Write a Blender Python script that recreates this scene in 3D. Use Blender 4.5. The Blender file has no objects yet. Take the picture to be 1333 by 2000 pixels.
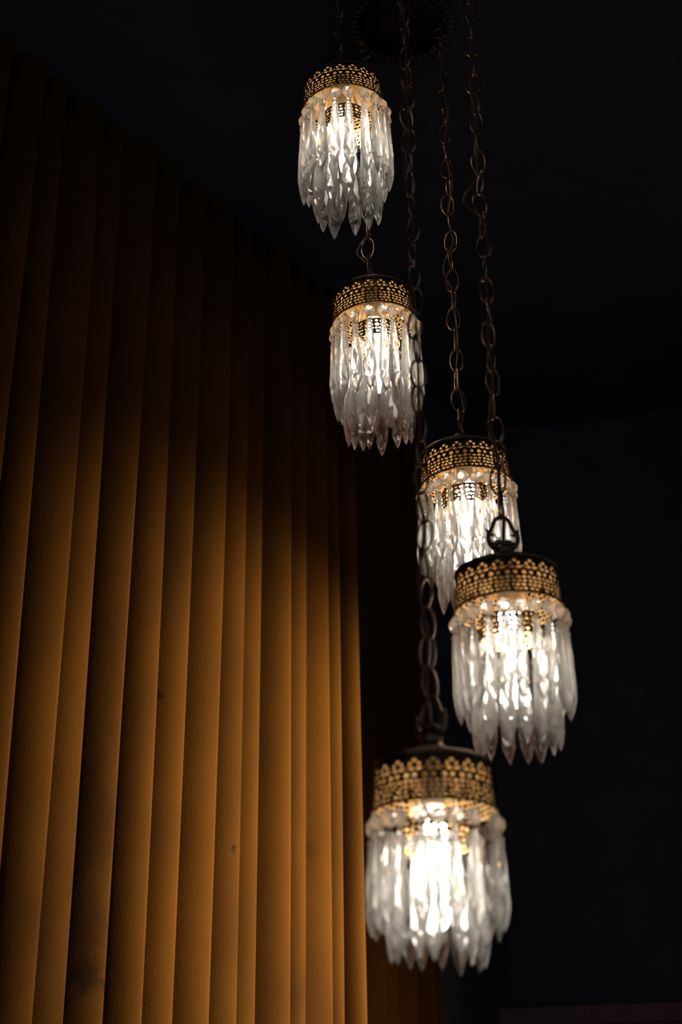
import bpy, bmesh, math, random
from mathutils import Vector, Matrix, Euler
PI = math.pi
C = bpy.context.scene.collection
sc = bpy.context.scene

# ---------------------------------------------------------------- camera
EYE = 1.5                                   # camera height above the floor
cam_d = bpy.data.cameras.new('camera')
cam_d.lens = 50.0
cam_d.sensor_width = 36.0
cam_d.clip_start = 0.01
cam_d.dof.use_dof = True
cam_d.dof.focus_distance = 2.15
cam_d.dof.aperture_fstop = 3.4
cam = bpy.data.objects.new('camera', cam_d)
C.objects.link(cam)
cam.matrix_world = (Matrix.Translation((0, 0, EYE)) @ Matrix.Rotation(math.radians(90 + 25.1), 4, 'X')
                    @ Matrix.Rotation(math.radians(-0.6), 4, 'Z'))
sc.camera = cam

# ---------------------------------------------------------------- world, lights, exposure
w = bpy.data.worlds.new('dim_room')
sc.world = w
w.use_nodes = True
w.node_tree.nodes['Background'].inputs[0].default_value = (0.72, 0.80, 1.0, 1)
w.node_tree.nodes['Background'].inputs[1].default_value = 0.09
sc.view_settings.view_transform = 'Standard'
sc.view_settings.look = 'None'
sc.view_settings.gamma = 1.0
sc.view_settings.use_curve_mapping = False
sc.view_settings.exposure = 0.0
sc.cycles.max_bounces = 14
sc.cycles.transmission_bounces = 12
sc.cycles.transparent_max_bounces = 12
sc.cycles.glossy_bounces = 4
sc.cycles.diffuse_bounces = 3
sc.cycles.sample_clamp_indirect = 6.0
sc.cycles.caustics_reflective = False
sc.cycles.use_denoising = True


def spot(name, loc, target, energy, angle, blend, color, radius):
    d = bpy.data.lights.new(name, 'SPOT')
    d.energy = energy
    d.spot_size = math.radians(angle)
    d.spot_blend = blend
    d.color = color
    d.shadow_soft_size = radius
    o = bpy.data.objects.new(name, d)
    C.objects.link(o)
    o.location = loc
    o.rotation_euler = (Vector(target) - Vector(loc)).to_track_quat('-Z', 'Y').to_euler()
    return o


# a warm spotlight out of view on the right, past the end of the added light blocker, washes the velvet curtain from the side
spot('curtain_spotlight', (2.20, 2.50, 1.80), (-0.14, 2.45, 1.98), 1230.0, 33, 1.0, (1.0, 0.66, 0.30), 0.02)
# a second light added at the same place for a reddish outer fringe
spot('added_fringe_light', (2.20, 2.50, 1.80), (-0.24, 2.36, 2.02), 80.0, 48, 1.0, (1.0, 0.36, 0.17), 0.02)
# unseen weak reddish fill, added to lift the dim far curtain panel
spot('added_red_fill', (0.82, 2.30, 1.35), (0.02, 2.65, 1.72), 21.0, 52, 1.0, (1.0, 0.55, 0.30), 0.15)


# ---------------------------------------------------------------- materials
def mat(name):
    m = bpy.data.materials.new(name)
    m.use_nodes = True
    nt = m.node_tree
    return m, nt, nt.nodes['Principled BSDF']


def noise_color(nt, bsdf, c1, c2, scale, detail=4.0, lo=0.35, hi=0.65, vec=None, bump=0.0, bump_scale=None):
    tc = nt.nodes.new('ShaderNodeTexCoord')
    n = nt.nodes.new('ShaderNodeTexNoise')
    n.inputs['Scale'].default_value = scale
    n.inputs['Detail'].default_value = detail
    mp = nt.nodes.new('ShaderNodeMapping')
    if vec:
        mp.inputs['Scale'].default_value = vec
    nt.links.new(tc.outputs['Object'], mp.inputs['Vector'])
    nt.links.new(mp.outputs['Vector'], n.inputs['Vector'])
    r = nt.nodes.new('ShaderNodeValToRGB')
    r.color_ramp.elements[0].position = lo
    r.color_ramp.elements[0].color = (*c1, 1)
    r.color_ramp.elements[1].position = hi
    r.color_ramp.elements[1].color = (*c2, 1)
    nt.links.new(n.outputs['Fac'], r.inputs['Fac'])
    nt.links.new(r.outputs['Color'], bsdf.inputs['Base Color'])
    if bump:
        n2 = nt.nodes.new('ShaderNodeTexNoise')
        n2.inputs['Scale'].default_value = bump_scale or scale
        n2.inputs['Detail'].default_value = 3
        nt.links.new(tc.outputs['Object'], n2.inputs['Vector'])
        b = nt.nodes.new('ShaderNodeBump')
        b.inputs['Strength'].default_value = bump
        b.inputs['Distance'].default_value = 0.002
        nt.links.new(n2.outputs['Fac'], b.inputs['Height'])
        nt.links.new(b.outputs['Normal'], bsdf.inputs['Normal'])
    return r


def metal(name, c1, c2, rough, scale=60):
    m, nt, b = mat(name)
    b.inputs['Metallic'].default_value = 0.9
    b.inputs['Roughness'].default_value = rough
    noise_color(nt, b, c1, c2, scale)
    return m


M_BRASS = metal('brass_lit_tone', (0.80, 0.55, 0.25), (0.95, 0.68, 0.32), 0.45)  # brass inside the lamp, colour lifted to look lit by the bulb
M_BRASS.node_tree.nodes['Principled BSDF'].inputs['Metallic'].default_value = 0.5
M_BRASS_SHADED = metal('brass_shaded_tone', (0.075, 0.048, 0.022), (0.15, 0.095, 0.042), 0.45)  # same brass on the outside of the bands, shade put into the colour
M_CHAIN = metal('dark_bronze', (0.30, 0.18, 0.10), (0.48, 0.30, 0.17), 0.27)
M_CAP = metal('tarnished_brass', (0.16, 0.11, 0.06), (0.30, 0.21, 0.11), 0.40)
M_WIRE = metal('pin_wire', (0.35, 0.26, 0.15), (0.5, 0.38, 0.22), 0.4)

M_CORD, nt, b = mat('copper_tinted_cord')
b.inputs['Roughness'].default_value = 0.3
b.inputs['Specular IOR Level'].default_value = 0.7
noise_color(nt, b, (0.17, 0.062, 0.030), (0.26, 0.105, 0.052), 40)

M_SOCKET, nt, b = mat('ivory_candle_socket')
b.inputs['Roughness'].default_value = 0.5
noise_color(nt, b, (0.55, 0.45, 0.32), (0.66, 0.55, 0.40), 30)

M_BULB, nt, b = mat('lit_bulb')
b.inputs['Base Color'].default_value = (0.9, 0.88, 0.85, 1)
tc = nt.nodes.new('ShaderNodeTexCoord')
sep = nt.nodes.new('ShaderNodeSeparateXYZ')
nt.links.new(tc.outputs['Object'], sep.inputs[0])
mr = nt.nodes.new('ShaderNodeMapRange')          # the filament glows in the upper half of the tube
mr.inputs['From Min'].default_value = -0.118
mr.inputs['From Max'].default_value = -0.060
mr.inputs['To Min'].default_value = 8.0
mr.inputs['To Max'].default_value = 16.0
nt.links.new(sep.outputs['Z'], mr.inputs['Value'])
b.inputs['Emission Color'].default_value = (1.0, 0.88, 0.76, 1)
nt.links.new(mr.outputs['Result'], b.inputs['Emission Strength'])


def crystal(name, tint, milk, clear):
    m = bpy.data.materials.new(name)
    m.use_nodes = True
    nt = m.node_tree
    nt.nodes.clear()
    out = nt.nodes.new('ShaderNodeOutputMaterial')
    g = nt.nodes.new('ShaderNodeBsdfGlass')
    g.inputs['Color'].default_value = (*tint, 1)
    g.inputs['IOR'].default_value = 1.52
    g.inputs['Roughness'].default_value = 0.10
    tr = nt.nodes.new('ShaderNodeBsdfTranslucent')
    tr.inputs['Color'].default_value = (0.92, 0.91, 0.88, 1)
    tp = nt.nodes.new('ShaderNodeBsdfTransparent')
    tc = nt.nodes.new('ShaderNodeTexCoord')
    n = nt.nodes.new('ShaderNodeTexNoise')
    n.inputs['Scale'].default_value = 180
    n.inputs['Detail'].default_value = 3
    nt.links.new(tc.outputs['Object'], n.inputs['Vector'])
    bp = nt.nodes.new('ShaderNodeBump')
    bp.inputs['Strength'].default_value = 0.06
    bp.inputs['Distance'].default_value = 0.001
    nt.links.new(n.outputs['Fac'], bp.inputs['Height'])
    nt.links.new(bp.outputs['Normal'], g.inputs['Normal'])
    mrr = nt.nodes.new('ShaderNodeMapRange')
    mrr.inputs['From Min'].default_value = 0.3
    mrr.inputs['From Max'].default_value = 0.7
    mrr.inputs['To Min'].default_value = milk * 0.85
    mrr.inputs['To Max'].default_value = milk * 1.15
    nt.links.new(n.outputs['Fac'], mrr.inputs['Value'])
    m1 = nt.nodes.new('ShaderNodeMixShader')
    nt.links.new(mrr.outputs['Result'], m1.inputs[0])
    nt.links.new(g.outputs[0], m1.inputs[1])
    nt.links.new(tr.outputs[0], m1.inputs[2])
    m2 = nt.nodes.new('ShaderNodeMixShader')
    m2.inputs[0].default_value = clear
    nt.links.new(m1.outputs[0], m2.inputs[1])
    nt.links.new(tp.outputs[0], m2.inputs[2])
    nt.links.new(m2.outputs[0], out.inputs['Surface'])
    return m


M_CRYSTAL = crystal('cut_crystal', (0.97, 0.98, 0.97), 0.25, 0.08)
M_BEAD = crystal('crystal_bead', (0.97, 0.95, 0.92), 0.27, 0.08)

# velvet
M_VELVET, nt, b = mat('gold_velvet')
b.inputs['Roughness'].default_value = 0.9
b.inputs['Specular IOR Level'].default_value = 0.1
b.inputs['Sheen Weight'].default_value = 0.07
b.inputs['Sheen Roughness'].default_value = 0.45
b.inputs['Sheen Tint'].default_value = (0.8, 0.45, 0.05, 1)
r = noise_color(nt, b, (0.041, 0.0190, 0.0030), (0.064, 0.0305, 0.0042), 6.5, 9, 0.36, 0.68, (1, 1, 0.55), bump=0.3, bump_scale=520)
r.color_ramp.elements.new(0.27).color = (0.026, 0.0115, 0.0022, 1)

vel = nt
vb = b
tc = vel.nodes.new('ShaderNodeTexCoord')
wob = vel.nodes.new('ShaderNodeTexNoise')
wob.inputs['Scale'].default_value = 60
wob.inputs['Detail'].default_value = 4
vel.links.new(tc.outputs['Object'], wob.inputs['Vector'])
wsub = vel.nodes.new('ShaderNodeVectorMath')
wsub.operation = 'MULTIPLY_ADD'
wsub.inputs[1].default_value = (0.03, 0.03, 0.05)
vel.links.new(wob.outputs['Color'], wsub.inputs[0])
vel.links.new(tc.outputs['Object'], wsub.inputs[2])
prev = r.outputs['Color']
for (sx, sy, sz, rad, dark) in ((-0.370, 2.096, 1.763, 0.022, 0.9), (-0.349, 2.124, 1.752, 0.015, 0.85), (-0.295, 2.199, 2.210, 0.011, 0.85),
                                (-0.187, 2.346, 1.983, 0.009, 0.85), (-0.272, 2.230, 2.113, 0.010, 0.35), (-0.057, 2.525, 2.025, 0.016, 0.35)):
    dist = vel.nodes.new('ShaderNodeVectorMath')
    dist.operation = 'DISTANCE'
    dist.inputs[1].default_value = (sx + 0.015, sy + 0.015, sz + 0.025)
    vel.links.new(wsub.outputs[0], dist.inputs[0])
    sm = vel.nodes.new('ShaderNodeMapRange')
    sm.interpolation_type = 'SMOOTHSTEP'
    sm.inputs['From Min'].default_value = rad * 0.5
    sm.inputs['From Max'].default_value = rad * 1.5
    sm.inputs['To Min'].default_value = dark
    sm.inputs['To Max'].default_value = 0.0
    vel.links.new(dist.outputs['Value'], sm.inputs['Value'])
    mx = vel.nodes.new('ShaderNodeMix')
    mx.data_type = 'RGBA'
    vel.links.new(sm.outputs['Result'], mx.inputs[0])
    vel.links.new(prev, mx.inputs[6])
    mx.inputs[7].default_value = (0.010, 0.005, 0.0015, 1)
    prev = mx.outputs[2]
vel.links.new(prev, vb.inputs['Base Color'])

M_WALL, nt, b = mat('black_wall_paint')
b.inputs['Roughness'].default_value = 0.9
b.inputs['Specular IOR Level'].default_value = 0.1
noise_color(nt, b, (0.066, 0.070, 0.085), (0.078, 0.082, 0.098), 14, bump=0.1, bump_scale=90)
M_CEIL, nt, b = mat('black_ceiling_paint')
b.inputs['Roughness'].default_value = 0.95
b.inputs['Specular IOR Level'].default_value = 0.05
noise_color(nt, b, (0.066, 0.072, 0.090), (0.076, 0.082, 0.102), 14)
M_WAINSCOT, nt, b = mat('dark_red_panelling')
b.inputs['Roughness'].default_value = 0.6
noise_color(nt, b, (0.150, 0.072, 0.074), (0.200, 0.095, 0.096), 6, vec=(6, 6, 0.4))
M_FLOOR, nt, b = mat('dark_floorboards')
b.inputs['Roughness'].default_value = 0.6
noise_color(nt, b, (0.02, 0.014, 0.010), (0.035, 0.024, 0.016), 5, vec=(8, 1, 1))
M_ROSE, nt, b = mat('dark_canopy_metal')
b.inputs['Roughness'].default_value = 0.5
b.inputs['Metallic'].default_value = 0.3
noise_color(nt, b, (0.016, 0.012, 0.012), (0.026, 0.019, 0.019), 40)
M_ROPE, nt, b = mat('dull_red_rope_moulding')
b.inputs['Roughness'].default_value = 0.45
noise_color(nt, b, (0.075, 0.045, 0.046), (0.10, 0.060, 0.062), 40)


# ---------------------------------------------------------------- mesh helpers
def mesh_from(bm, name, smooth=False):
    bmesh.ops.recalc_face_normals(bm, faces=bm.faces)
    me = bpy.data.meshes.new(name)
    bm.to_mesh(me)
    bm.free()
    if smooth:
        for p in me.polygons:
            p.use_smooth = True
    return me


def link(name, me, material=None, parent=None):
    if material and not me.materials:
        me.materials.append(material)
    o = bpy.data.objects.new(name, me)
    C.objects.link(o)
    o.parent = parent
    return o


def empty(name, loc=(0, 0, 0), parent=None):
    o = bpy.data.objects.new(name, None)
    o.empty_display_size = 0.02
    C.objects.link(o)
    o.location = loc
    o.parent = parent
    return o


def structure(name, me, material):
    o = link(name, me, material)
    o['kind'] = 'structure'
    return o


def lathe(bm, prof, segs=48, axis=(0, 0), close=False):
    rings = []
    for (r, z) in prof:
        if r < 1e-6:
            rings.append([bm.verts.new((axis[0], axis[1], z))])
        else:
            rings.append([bm.verts.new((axis[0] + r * math.cos(2 * PI * k / segs), axis[1] + r * math.sin(2 * PI * k / segs), z))
                          for k in range(segs)])
    pairs = list(zip(rings, rings[1:]))
    if close:
        pairs.append((rings[-1], rings[0]))
    for a, b_ in pairs:
        for k in range(segs):
            k2 = (k + 1) % segs
            if len(a) == 1 and len(b_) == 1:
                continue
            if len(a) == 1:
                bm.faces.new((a[0], b_[k], b_[k2]))
            elif len(b_) == 1:
                bm.faces.new((a[k], a[k2], b_[0]))
            else:
                bm.faces.new((a[k], a[k2], b_[k2], b_[k]))


def tube(bm, pts, rad, segs=8, closed=False):
    pts = [Vector(p) for p in pts]
    n = len(pts)
    rads = rad if isinstance(rad, (list, tuple)) else [rad] * n
    prev = None
    rings = []
    for i, p in enumerate(pts):
        if closed:
            t = pts[(i + 1) % n] - pts[i - 1]
        else:
            t = pts[min(i + 1, n - 1)] - pts[max(i - 1, 0)]
        t.normalize()
        if prev is None:
            a = Vector((0, 0, 1)) if abs(t.z) < 0.8 else Vector((1, 0, 0))
            u = t.cross(a).normalized()
        else:
            u = (prev - t * prev.dot(t)).normalized()
        prev = u
        v = t.cross(u)
        rings.append([bm.verts.new(p + (u * math.cos(2 * PI * k / segs) + v * math.sin(2 * PI * k / segs)) * rads[i]) for k in range(segs)])
    m = n if closed else n - 1
    for i in range(m):
        a, b_ = rings[i], rings[(i + 1) % n]
        off = 0
        if closed and i == n - 1:       # match the closing ring to the least twisted offset
            off = min(range(segs), key=lambda s: sum((a[k].co - b_[(k + s) % segs].co).length for k in range(segs)))
        for k in range(segs):
            bm.faces.new((a[k], a[(k + 1) % segs], b_[(k + 1 + off) % segs], b_[(k + off) % segs]))
    if not closed:
        bm.faces.new(rings[0][::-1])
        bm.faces.new(rings[-1])


def box(bm, lo, hi, m=None):
    vs = [bm.verts.new((x, y, z)) for x in (lo[0], hi[0]) for y in (lo[1], hi[1]) for z in (lo[2], hi[2])]
    for f in ((0, 1, 3, 2), (4, 6, 7, 5), (0, 4, 5, 1), (2, 3, 7, 6), (0, 2, 6, 4), (1, 5, 7, 3)):
        bm.faces.new([vs[i] for i in f])
    if m:
        bmesh.ops.transform(bm, matrix=m, verts=vs)


# ---------------------------------------------------------------- the room
CEIL = EYE + 1.75
# the curtain wall runs away to the right; S is the direction along it, N points into the room
S = Vector((0.588, 0.809, 0))
N = Vector((0.809, -0.588, 0))
P0 = Vector((-0.361, 2.15, 0))


def along(s, n=0.0, z=0.0):
    p = P0 + S * s + N * n
    return (p.x, p.y, z)


bm = bmesh.new()
box(bm, (-3, -0.6, -0.1), (3, 5.0, 0))
structure('floor', mesh_from(bm, 'floor'), M_FLOOR)
bm = bmesh.new()
box(bm, (-3, -0.6, CEIL), (3, 5.0, CEIL + 0.1))
structure('ceiling', mesh_from(bm, 'ceiling'), M_CEIL)
frame_left = Matrix(((S.x, -N.x, 0, P0.x), (S.y, -N.y, 0, P0.y), (0, 0, 1, 0), (0, 0, 0, 1)))
bm = bmesh.new()
box(bm, (-2.6, 0.075, 0), (1.40, 0.175, CEIL), frame_left)
structure('wall_left', mesh_from(bm, 'wall_left'), M_WALL)
# back wall, turning slightly towards the viewer on the right
BX = Vector((0.975, -0.222, 0)).normalized()
BN = Vector((-BX.y, BX.x, 0))
frame_back = Matrix(((BX.x, BN.x, 0, 0.20), (BX.y, BN.y, 0, 3.30), (0, 0, 1, 0), (0, 0, 0, 1)))
bm = bmesh.new()
box(bm, (0.0, 0.0, 0), (2.6, 0.1, CEIL), frame_back)
structure('wall_back', mesh_from(bm, 'wall_back'), M_WALL)
# unseen slab added on the right to keep the spotlight off the far curtain panel
bm = bmesh.new()
box(bm, (0.88, 2.597, 0), (0.98, 3.12, CEIL))
structure('added_light_blocker', mesh_from(bm, 'added_light_blocker'), M_WALL)
# tongue-and-groove wainscot with a cap rail
bm = bmesh.new()
x = 0.02
while x < 2.55:
    box(bm, (x, -0.018, 0.12), (x + 0.108, 0.0, EYE + 0.29), frame_back)
    x += 0.112
box(bm, (0.0, -0.010, 0.0), (2.6, -0.001, EYE + 0.29), frame_back)
structure('trim_1', mesh_from(bm, 'wainscot'), M_WAINSCOT)
bm = bmesh.new()
box(bm, (0.0, -0.040, EYE + 0.292), (2.6, -0.001, EYE + 0.328), frame_back)
box(bm, (0.0, -0.028, EYE + 0.276), (2.6, -0.019, EYE + 0.292), frame_back)
structure('trim_2', mesh_from(bm, 'cap_rail'), M_WAINSCOT)


# ---------------------------------------------------------------- the curtains
def curtain(name, crests, z0, z1, n0, amp, seed, label):
    rnd = random.Random(seed)
    per = 26
    nz = 46
    cols = []
    amps = [amp * rnd.uniform(0.75, 1.15) for _ in crests]
    ph = [rnd.uniform(0, 6.28) for _ in crests]
    drop = 0.17
    for i in range(len(crests) - 1):
        a, c = crests[i], crests[i + 1]
        for k in range(per):
            u = k / per
            cols.append((i, a, c, u))
    cols.append((len(crests) - 2, crests[-2], crests[-1], 1.0))
    bm = bmesh.new()
    grid = []
    for j in range(nz + 1):
        z = z0 + (z1 - z0) * j / nz
        row = []
        for (i, a, c, u) in cols:
            # u = 0 at one crest, 1 at the next: a quick fall behind the crest, then a long rounded rise
            A0, A1 = amps[i], amps[min(i + 1, len(amps) - 1)]
            if u < drop:
                h = A0 * (0.5 + 0.5 * math.cos(PI * u / drop))
            else:
                t = (u - drop) / (1 - drop)
                h = A1 * math.sin(PI / 2 * t ** 0.9)
            sway = 0.0035 * math.sin(1.7 * z + ph[i]) * (1 - u) + 0.0035 * math.sin(1.7 * z + ph[min(i + 1, len(ph) - 1)]) * u
            swell = 1 + 0.10 * math.sin(1.3 * z + 2 * ph[i]) * (1 - u) + 0.10 * math.sin(1.3 * z + 2 * ph[min(i + 1, len(ph) - 1)]) * u
            s = a + (c - a) * u + sway
            row.append(bm.verts.new(along(s, n0 + h * swell, z)))
        grid.append(row)
    for j in range(nz):
        for k in range(len(cols) - 1):
            bm.faces.new((grid[j][k], grid[j][k + 1], grid[j + 1][k + 1], grid[j + 1][k]))
    o = link(name, mesh_from(bm, name, True), M_VELVET)
    sol = o.modifiers.new('thickness', 'SOLIDIFY')
    sol.thickness = 0.003
    sol.offset = -1
    o['label'] = label
    o['category'] = 'curtain'
    o['group'] = 'velvet curtain panels on the left wall'
    return o


crests_main = [-1.10, -1.03, -0.965, -0.895, -0.83, -0.76, -0.695, -0.63, -0.56, -0.495, -0.43,
               -0.362, -0.297, -0.233, -0.155, -0.091, -0.018, 0.05, 0.123, 0.203, 0.267, 0.323, 0.395, 0.448, 0.522, 0.563, 0.614]
curtain('velvet_curtain', crests_main, 0.02, CEIL - 0.005, -0.002, 0.037, 3, 'wide golden-brown velvet curtain in pleats, brightly lit, at the left')
crests_back = [0.575, 0.625, 0.690, 0.772, 0.831, 0.887, 0.944, 0.984]
curtain('velvet_curtain', crests_back, 0.02, CEIL - 0.005, -0.058, 0.030, 8, 'narrow velvet curtain panel in shade behind the lowest lamp')

# ---------------------------------------------------------------- ceiling canopy with a rope-twist rim
can = empty('ceiling_canopy', (0.110, 1.810, CEIL))
can['label'] = 'dark round ceiling canopy with rope-twist rim above the lamps'
can['category'] = 'ceiling canopy'
bm = bmesh.new()
lathe(bm, [(0.072, 0.0), (0.072, -0.006), (0.064, -0.012), (0.052, -0.016), (0.030, -0.026), (0.012, -0.030), (0, -0.030)], 64)
link('canopy_plate', mesh_from(bm, 'canopy_plate', True), M_ROSE, can)
bm = bmesh.new()
for k in range(44):
    a = 2 * PI * k / 44
    m = (Matrix.Rotation(a, 4, 'Z') @ Matrix.Translation((0.080, 0, -0.006)) @ Matrix.Rotation(0.6, 4, 'X')
         @ Matrix.Diagonal((0.0085, 0.0042, 0.006, 1)))
    bmesh.ops.create_icosphere(bm, subdivisions=2, radius=1.0, matrix=m)
link('rope_rim', mesh_from(bm, 'rope_rim', True), M_ROPE, can)


# ---------------------------------------------------------------- lamp pieces (meshes shared by all five lamps)
def ellipse(u, v, ru, rv, rot=0.0, n=14, tear=0.0):
    out = []
    for k in range(n):
        a = 2 * PI * k / n
        x_ = ru * math.cos(a) * (1 + tear * math.sin(a))
        y_ = rv * math.sin(a)
        out.append((u + x_ * math.cos(rot) - y_ * math.sin(rot), v + x_ * math.sin(rot) + y_ * math.cos(rot)))
    return out


def pierced(name, r_top, r_bot, z_top, z_bot, motifs, holes, stagger, thick=0.0007, lips=()):
    """A pierced metal band: flat motif with real holes, filled, repeated, then bent into a ring."""
    rm = (r_top + r_bot) / 2
    mw = 2 * PI * rm / motifs
    hh = z_top - z_bot
    cu = bpy.data.curves.new(name, 'CURVE')
    cu.dimensions = '2D'
    cu.fill_mode = 'BOTH'

    def spl(pts):
        s_ = cu.splines.new('POLY')
        s_.points.add(len(pts) - 1)
        for p_, q in zip(s_.points, pts):
            p_.co = (q[0], q[1], 0, 1)
        s_.use_cyclic_u = True
    def wavy(pts):      # neighbouring rows are staggered so that the motifs interlock
        out = []
        for x_, y_ in pts:
            v = y_ / hh
            if v >= 0.5:
                sh = -0.22 * min(1, max(0, (0.635 - v) / 0.03))
            else:
                sh = -0.22 + 0.42 * min(1, max(0, (0.465 - v) / 0.03))
            out.append((x_ + stagger * mw * sh, y_))
        return out
    edge = [(mw * k / 6, 0) for k in range(6)] + [(mw, hh * k / 32) for k in range(32)]
    edge += [(mw * (1 - k / 6), hh) for k in range(6)] + [(0, hh * (1 - k / 32)) for k in range(32)]
    spl(wavy(edge))
    for hpts in holes(mw, hh):
        spl(wavy(hpts))
    co = bpy.data.objects.new(name, cu)
    C.objects.link(co)
    bpy.context.view_layer.update()
    dg = bpy.context.evaluated_depsgraph_get()
    me0 = bpy.data.meshes.new_from_object(co.evaluated_get(dg))
    bpy.data.objects.remove(co)
    bpy.data.curves.remove(cu)
    bm = bmesh.new()
    for k in range(motifs):
        n0 = len(bm.verts)
        bm.from_mesh(me0)
        bm.verts.ensure_lookup_table()
        for v in bm.verts[n0:]:
            v.co.x += k * mw
    for v in bm.verts:
        a = v.co.x / mw / motifs * 2 * PI
        t = v.co.y / hh
        r = r_bot + (r_top - r_bot) * t
        v.co = Vector((r * math.cos(a), r * math.sin(a), z_bot + hh * t))
    bpy.data.meshes.remove(me0)
    bmesh.ops.remove_doubles(bm, verts=bm.verts, dist=1e-5)
    bmesh.ops.recalc_face_normals(bm, faces=bm.faces)
    bmesh.ops.solidify(bm, geom=bm.faces[:], thickness=thick)
    bm.normal_update()
    for f in bm.faces:      # outside coloured darker as if unlit, inside lighter as if lit
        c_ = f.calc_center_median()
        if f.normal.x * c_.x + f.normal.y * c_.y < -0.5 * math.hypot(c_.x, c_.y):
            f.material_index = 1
    for (r, z, rad) in lips:
        tube(bm, [(r * math.cos(2 * PI * k / 72), r * math.sin(2 * PI * k / 72), z) for k in range(72)], rad, 6, True)
    return mesh_from(bm, name)


def crown_holes(mw, hh):
    def e(u, v, ru, rv, rot=0.0, tear=0.0):
        return ellipse(u * mw, v * hh, ru * mw, rv * hh, rot, 14, tear)
    return [
        e(.50, .855, .120, .048, 0, .3), e(.26, .775, .105, .046), e(.74, .780, .105, .046),
        e(.06, .700, .045, .040), e(.34, .672, .16, .042, -.12), e(.76, .672, .19, .040, .12),
        e(.27, .535, .150, .066, 0, -.2), e(.72, .530, .135, .056, 0, .25),
        e(.13, .405, .100, .038, .25), e(.46, .392, .15, .040, -.15), e(.82, .400, .14, .040, .15),
        e(.20, .295, .130, .042), e(.52, .285, .130, .042), e(.84, .295, .120, .042),
        e(.14, .190, .105, .040), e(.42, .185, .130, .042, .15), e(.75, .190, .150, .042, -.15),
        e(.24, .085, .130, .038), e(.56, .080, .130, .038), e(.85, .085, .110, .038),
    ]


def inner_holes(mw, hh):
    def e(u, v, ru, rv, rot=0.0):
        return ellipse(u * mw, v * hh, ru * mw, rv * hh, rot, 12)
    return [
        e(.28, .86, .14, .065), e(.74, .84, .16, .060, .3),
        e(.30, .60, .20, .100), e(.76, .60, .15, .085),
        e(.20, .36, .12, .060), e(.52, .37, .13, .060, -.3), e(.84, .36, .11, .060),
        e(.32, .15, .16, .070), e(.74, .15, .16, .070),
    ]


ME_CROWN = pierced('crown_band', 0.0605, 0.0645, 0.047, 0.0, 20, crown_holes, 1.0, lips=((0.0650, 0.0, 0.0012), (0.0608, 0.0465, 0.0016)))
ME_INNER = pierced('inner_band', 0.0345, 0.0370, -0.011, -0.038, 14, inner_holes, 0.0, lips=((0.0373, -0.038, 0.0009), (0.0347, -0.011, 0.0009)))

bm = bmesh.new()
lathe(bm, [(0.0600, 0.0455), (0.0622, 0.0475), (0.0618, 0.0500), (0.052, 0.0550), (0.036, 0.0605), (0.020, 0.0660), (0.0125, 0.0705),
           (0.0105, 0.0750), (0.0125, 0.0785), (0.0105, 0.0820), (0.0, 0.0830)], 64)
lathe(bm, [(0.0600, 0.0455), (0.050, 0.0525), (0.034, 0.0580), (0.0, 0.0620)], 64)
ME_CAP = mesh_from(bm, 'top_cap', True)
for p in ME_CAP.polygons[-64 * 3:]:      # underside takes the lighter brass, coloured as if lit by the bulb
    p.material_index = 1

# hanging loop: a flat ornate arch with curled shoulders
bm = bmesh.new()
loop_pts = []
half = [(0.0105, 0.0815), (0.0150, 0.0850), (0.0178, 0.0900), (0.0182, 0.0960), (0.0168, 0.1012), (0.0138, 0.1055), (0.0120, 0.1100),
        (0.0104, 0.1145), (0.0082, 0.1185), (0.0046, 0.1215), (0.0, 0.1226)]
path = half + [(-x_, z_) for (x_, z_) in half[-2::-1]]
tube(bm, [(x_, 0, z_) for (x_, z_) in path], [0.0042, 0.0034, 0.0030, 0.0030, 0.0034, 0.0026, 0.0026, 0.0026, 0.0026, 0.0027, 0.0028,
                                             0.0027, 0.0026, 0.0026, 0.0026, 0.0026, 0.0034, 0.0030, 0.0030, 0.0034, 0.0042], 10)
for sgn in (-1, 1):      # curled shoulders and inner spurs
    tube(bm, [(sgn * 0.0160, 0, 0.1010), (sgn * 0.0188, 0, 0.1040), (sgn * 0.0204, 0, 0.1066)], [0.0030, 0.0022, 0.0010], 8)
    tube(bm, [(sgn * 0.0165, 0, 0.0985), (sgn * 0.0120, 0, 0.0985), (sgn * 0.0098, 0, 0.1000)], [0.0026, 0.0018, 0.0008], 8)
tube(bm, [(-0.0130, 0, 0.0855), (-0.0055, 0, 0.0895), (0, 0, 0.0875), (0.0055, 0, 0.0895), (0.0130, 0, 0.0855)], 0.0036, 8)
ME_LOOP = mesh_from(bm, 'hanging_loop', True)

# bracket arm from the top cap down to the inner band
bm = bmesh.new()
tube(bm, [(0.0100, 0, 0.0575), (0.020, 0, 0.040), (0.030, 0, 0.012), (0.0345, 0, -0.0105)], 0.0013, 6)
ME_ARM = mesh_from(bm, 'bracket_arm', True)

# socket and bulb
bm = bmesh.new()
lathe(bm, [(0, 0.0615), (0.011, 0.0605), (0.0118, 0.058), (0.0118, 0.009), (0.0105, 0.006), (0, 0.006)], 28)
ME_SOCKET = mesh_from(bm, 'bulb_socket', True)
bm = bmesh.new()
lathe(bm, [(0, 0.0055), (0.0085, 0.0055), (0.0105, 0.001), (0.0130, -0.005), (0.0132, -0.030), (0.0130, -0.098), (0.0120, -0.108),
           (0.0085, -0.1155), (0.0045, -0.1185), (0, -0.1195)], 32)
ME_BULB = mesh_from(bm, 'light_bulb', True)


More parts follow.
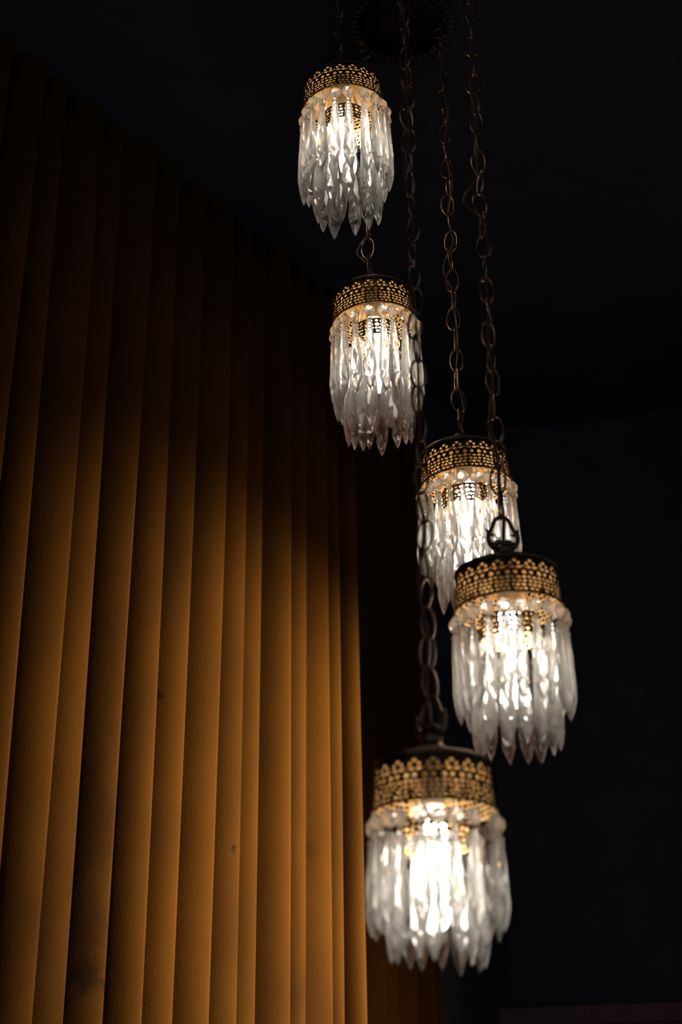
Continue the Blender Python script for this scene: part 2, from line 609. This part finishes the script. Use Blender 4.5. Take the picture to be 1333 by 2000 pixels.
# crystal icicle drops: slim at the top, widest low down, cut to a point
def drop_mesh(name, length, wide, deep, sides, seed):
    rnd = random.Random(seed)
    prof = [(0.0, .30, .55), (.030, .42, .80), (.055, .30, .60), (.075, .40, .62), (.30, .66, .80), (.52, .86, .92), (.70, 1.0, 1.0), (.80, .93, .93), (.93, .45, .50), (1.0, .05, .08)]
    bm = bmesh.new()
    rings = []
    for q, (t, fw, fd) in enumerate(prof):
        z = -length * t
        ring = []
        for k in range(sides):
            a = 2 * PI * (k + (0.5 if q % 2 and 4 <= q <= 7 else 0)) / sides
            ring.append(bm.verts.new((wide * fw * math.cos(a), deep * fd * math.sin(a), z + rnd.uniform(-.0004, .0004))))
        rings.append(ring)
    for q in range(len(rings) - 1):
        a_, b_ = rings[q], rings[q + 1]
        for k in range(sides):
            k2 = (k + 1) % sides
            bm.faces.new((a_[k], a_[k2], b_[k2]))
            bm.faces.new((a_[k], b_[k2], b_[k]))
    bm.faces.new(rings[0])
    bm.faces.new(rings[-1][::-1])
    return mesh_from(bm, name)


ME_DROP = [drop_mesh('crystal_drop', 0.100, 0.0094, 0.0068, 6, 1), drop_mesh('crystal_drop', 0.098, 0.0088, 0.0072, 6, 2),
           drop_mesh('crystal_drop', 0.102, 0.0090, 0.0060, 8, 3)]

# octagonal cut bead
bm = bmesh.new()
lathe(bm, [(0, -0.0055), (0.0046, -0.0055), (0.0094, -0.0012), (0.0094, 0.0012), (0.0046, 0.0055), (0, 0.0055)], 8)
bmesh.ops.rotate(bm, verts=bm.verts, matrix=Matrix.Rotation(PI / 2, 3, 'X'))
ME_BEAD = mesh_from(bm, 'bead')
# bent pin joining bead and drop
bm = bmesh.new()
tube(bm, [(0.0016, 0, -0.0035), (0.0022, 0, 0.0000), (0.0008, 0, 0.0040), (-0.0006, 0, 0.0075), (0.0006, 0.0006, 0.0100)], 0.00045, 5)
ME_PIN = mesh_from(bm, 'wire_pin', True)

# oval chain link, long axis vertical
LINK_PITCH = 0.0350
bm = bmesh.new()
pts = []
for k in range(28):
    a = 2 * PI * k / 28
    pts.append((0.0098 * math.copysign(abs(math.cos(a)) ** 0.9, math.cos(a)), 0, 0.0190 * math.sin(a)))
tube(bm, pts, 0.00155, 8, True)
ME_LINK = mesh_from(bm, 'chain_link', True)
bm = bmesh.new()
lathe(bm, [(0, 0.0), (0.017, 0.0), (0.017, -0.003), (0.011, -0.007), (0.0045, -0.009), (0.0, -0.009)], 24)
hk = [(0, 0, -0.008), (0, 0, -0.018)] + [(0.010 * math.sin(a), 0, -0.028 + 0.010 * math.cos(a)) for a in [PI * q / 8 for q in range(1, 13)]]
tube(bm, hk, 0.0019, 8)
ME_HOOK = mesh_from(bm, 'ceiling_hook', True)

for me, m in ((ME_CROWN, M_BRASS_SHADED), (ME_INNER, M_BRASS_SHADED), (ME_CAP, M_CAP), (ME_LOOP, M_CAP), (ME_ARM, M_BRASS), (ME_SOCKET, M_SOCKET), (ME_BULB, M_BULB),
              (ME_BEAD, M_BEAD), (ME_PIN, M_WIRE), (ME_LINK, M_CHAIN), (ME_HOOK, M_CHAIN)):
    me.materials.append(m)
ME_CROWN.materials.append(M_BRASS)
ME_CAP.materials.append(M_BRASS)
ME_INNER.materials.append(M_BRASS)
for me in ME_DROP:
    me.materials.append(M_CRYSTAL)


def make_lamp(loc, tilt, yaw, seed, label, loop_yaw, tip_out, tip_in, n_out=22, n_in=14, gaps_out=(), gaps_in=(), loops=()):
    rnd = random.Random(seed)
    root = empty('pendant_lamp', loc)
    root.rotation_euler = (math.radians(tilt[0]), math.radians(tilt[1]), 0)
    root['label'] = label
    root['category'] = 'lamp'
    root['group'] = 'crystal pendant lamps hung in a cluster'
    Y = Matrix.Rotation(yaw, 4, 'Z')

    def part(name, me, rz=0.0, parent=root, at=(0, 0, 0)):
        o = link(name, me, None, parent)
        o.location = at
        o.rotation_euler = (0, 0, rz)
        return o
    part('crown_band', ME_CROWN, yaw)
    part('top_cap', ME_CAP, yaw)
    part('hanging_loop', ME_LOOP, loop_yaw)
    part('inner_band', ME_INNER, yaw * 1.7)
    for k in range(4):
        part('bracket_arm', ME_ARM, yaw + k * PI / 2 + 0.4)
    part('bulb_socket', ME_SOCKET)
    part('light_bulb', ME_BULB)

    def drop(a, r, z, length):
        d = link('crystal_drop', rnd.choice(ME_DROP), None, root)
        d.location = (r * math.cos(a), r * math.sin(a), z)
        lean = rnd.uniform(-0.035, 0.035)
        own = Euler((lean, rnd.uniform(-0.03, 0.03), a + PI / 2 + rnd.uniform(-0.45, 0.45))).to_matrix()
        d.rotation_euler = (root.rotation_euler.to_matrix().inverted() @ own).to_euler()      # hangs plumb under a crooked crown
        long_ = length / 0.100
        wide_ = 1 + (long_ - 1) * 0.6
        d.scale = (wide_, wide_, long_ * rnd.uniform(0.97, 1.03))
        p = link('wire_pin', ME_PIN, None, d)
        p.location = (0, 0, -0.001)
        b_ = link('bead', ME_BEAD, None, d)
        b_.location = (0, 0, 0.0130 / long_)
        b_.scale = (1 / wide_, 1 / wide_, 1 / long_)
        b_.rotation_euler = (rnd.uniform(-0.25, 0.25), rnd.uniform(-0.3, 0.3), rnd.uniform(-0.4, 0.4))
        p2 = link('wire_pin', ME_PIN, None, d)
        p2.location = (0, 0, 0.0205 / long_)
    for k in range(n_out):
        if k in gaps_out:
            continue
        a = yaw + 2 * PI * (k + rnd.uniform(-0.12, 0.12)) / n_out
        drop(a, 0.0648 + rnd.uniform(-0.001, 0.001), -0.0285 + rnd.uniform(-0.002, 0.002), tip_out - 0.0285)
    for k in range(n_in):
        if k in gaps_in:
            continue
        a = yaw + 0.13 + 2 * PI * (k + rnd.uniform(-0.12, 0.12)) / n_in
        drop(a, 0.0445 + rnd.uniform(-0.001, 0.001), -(tip_in - (tip_out - 0.022)) + rnd.uniform(-0.0025, 0.0025), tip_out - 0.022)
    # chain and cord hang plumb: they follow the world vertical whatever the lamp's tilt
    R_ = root.rotation_euler.to_matrix()
    top_of_loop = Vector((0, 0, 0.1226))
    plumb = empty('chain', top_of_loop - R_.inverted() @ top_of_loop, root)
    plumb.rotation_euler = root.rotation_euler.to_matrix().inverted().to_euler()
    top = CEIL - loc[2] - (R_ @ top_of_loop).z + 0.1226
    z = 0.1226 - 0.0012 + 0.0190 - 0.0015
    base = loop_yaw + PI / 2
    k = 0
    sway = rnd.uniform(0, 6)
    while z + 0.0190 < top - 0.030:
        l = link('chain_link', ME_LINK, None, plumb)
        l.location = (0.0012 * math.sin(k * 2.1 + sway), 0.0012 * math.cos(k * 1.7 + sway), z)
        l.rotation_euler = (rnd.uniform(-0.09, 0.09), rnd.uniform(-0.09, 0.09), base + (k % 2) * PI / 2 + rnd.uniform(-0.35, 0.35))
        z += LINK_PITCH
        k += 1
    h = link('ceiling_hook', ME_HOOK, None, plumb)
    h.location = (0, 0, top)
    h.rotation_euler = (0, 0, base)
    # twin cord woven through the links
    bm = bmesh.new()
    for off in (-1, 1):
        pts_ = []
        zz = 0.082
        while zz < top - 0.004:
            kk = (zz - 0.145) / LINK_PITCH
            ang = base + sway + 0.9 * math.sin(kk * 0.45 + sway)
            r = 0.0035 + 0.0045 * math.sin(kk * PI / 2 + sway)
            for (lz, lr, la) in loops:
                r += lr * math.exp(-((zz - lz) / 0.028) ** 2)
                wgt = math.exp(-((zz - lz) / 0.045) ** 2)
                ang = ang * (1 - wgt) + la * wgt
            r *= min(1.0, max(0.05, (zz - 0.082) / 0.05))
            px_ = r * math.cos(ang) + off * 0.0011 * math.cos(ang + PI / 2 + 0.4 * kk)
            py_ = r * math.sin(ang) + off * 0.0011 * math.sin(ang + PI / 2 + 0.4 * kk)
            pts_.append((px_, py_, zz))
            zz += 0.004
        tube(bm, pts_, 0.00115, 7)
    c = link('power_cord', mesh_from(bm, 'power_cord', True), M_CORD, plumb)
    return root


make_lamp((0.011, 1.713, EYE + 1.477), (0, -3), 0.10, 11, 'topmost crystal pendant lamp, its chain out of sight above', 0.3, 0.152, 0.203, 20, 11)
make_lamp((0.054, 1.854, EYE + 1.186), (1, -3), 0.35, 12, 'crystal pendant lamp second from the top, hanging below the topmost', 1.35, 0.150, 0.203, 21, 14,
          gaps_in=(11,), loops=((0.130, 0.018, PI),))
make_lamp((0.177, 1.805, EYE + 0.883), (0, -2), 0.55, 13, 'middle crystal pendant lamp, partly hidden behind the lamp below it', 1.45, 0.136, 0.178,
          loops=((0.36, 0.008, PI),))
make_lamp((0.198, 1.578, EYE + 0.607), (0, -1), 0.20, 14, 'crystal pendant lamp second from the bottom, with a dark ornate hanging loop', 0.12, 0.132, 0.174,
          loops=((0.60, 0.024, PI),))
make_lamp((0.093, 1.462, EYE + 0.341), (0, 0), 0.42, 15, 'lowest and largest-looking crystal pendant lamp, in front of the curtain edge', -0.75, 0.123, 0.152,
          gaps_out=(18,))
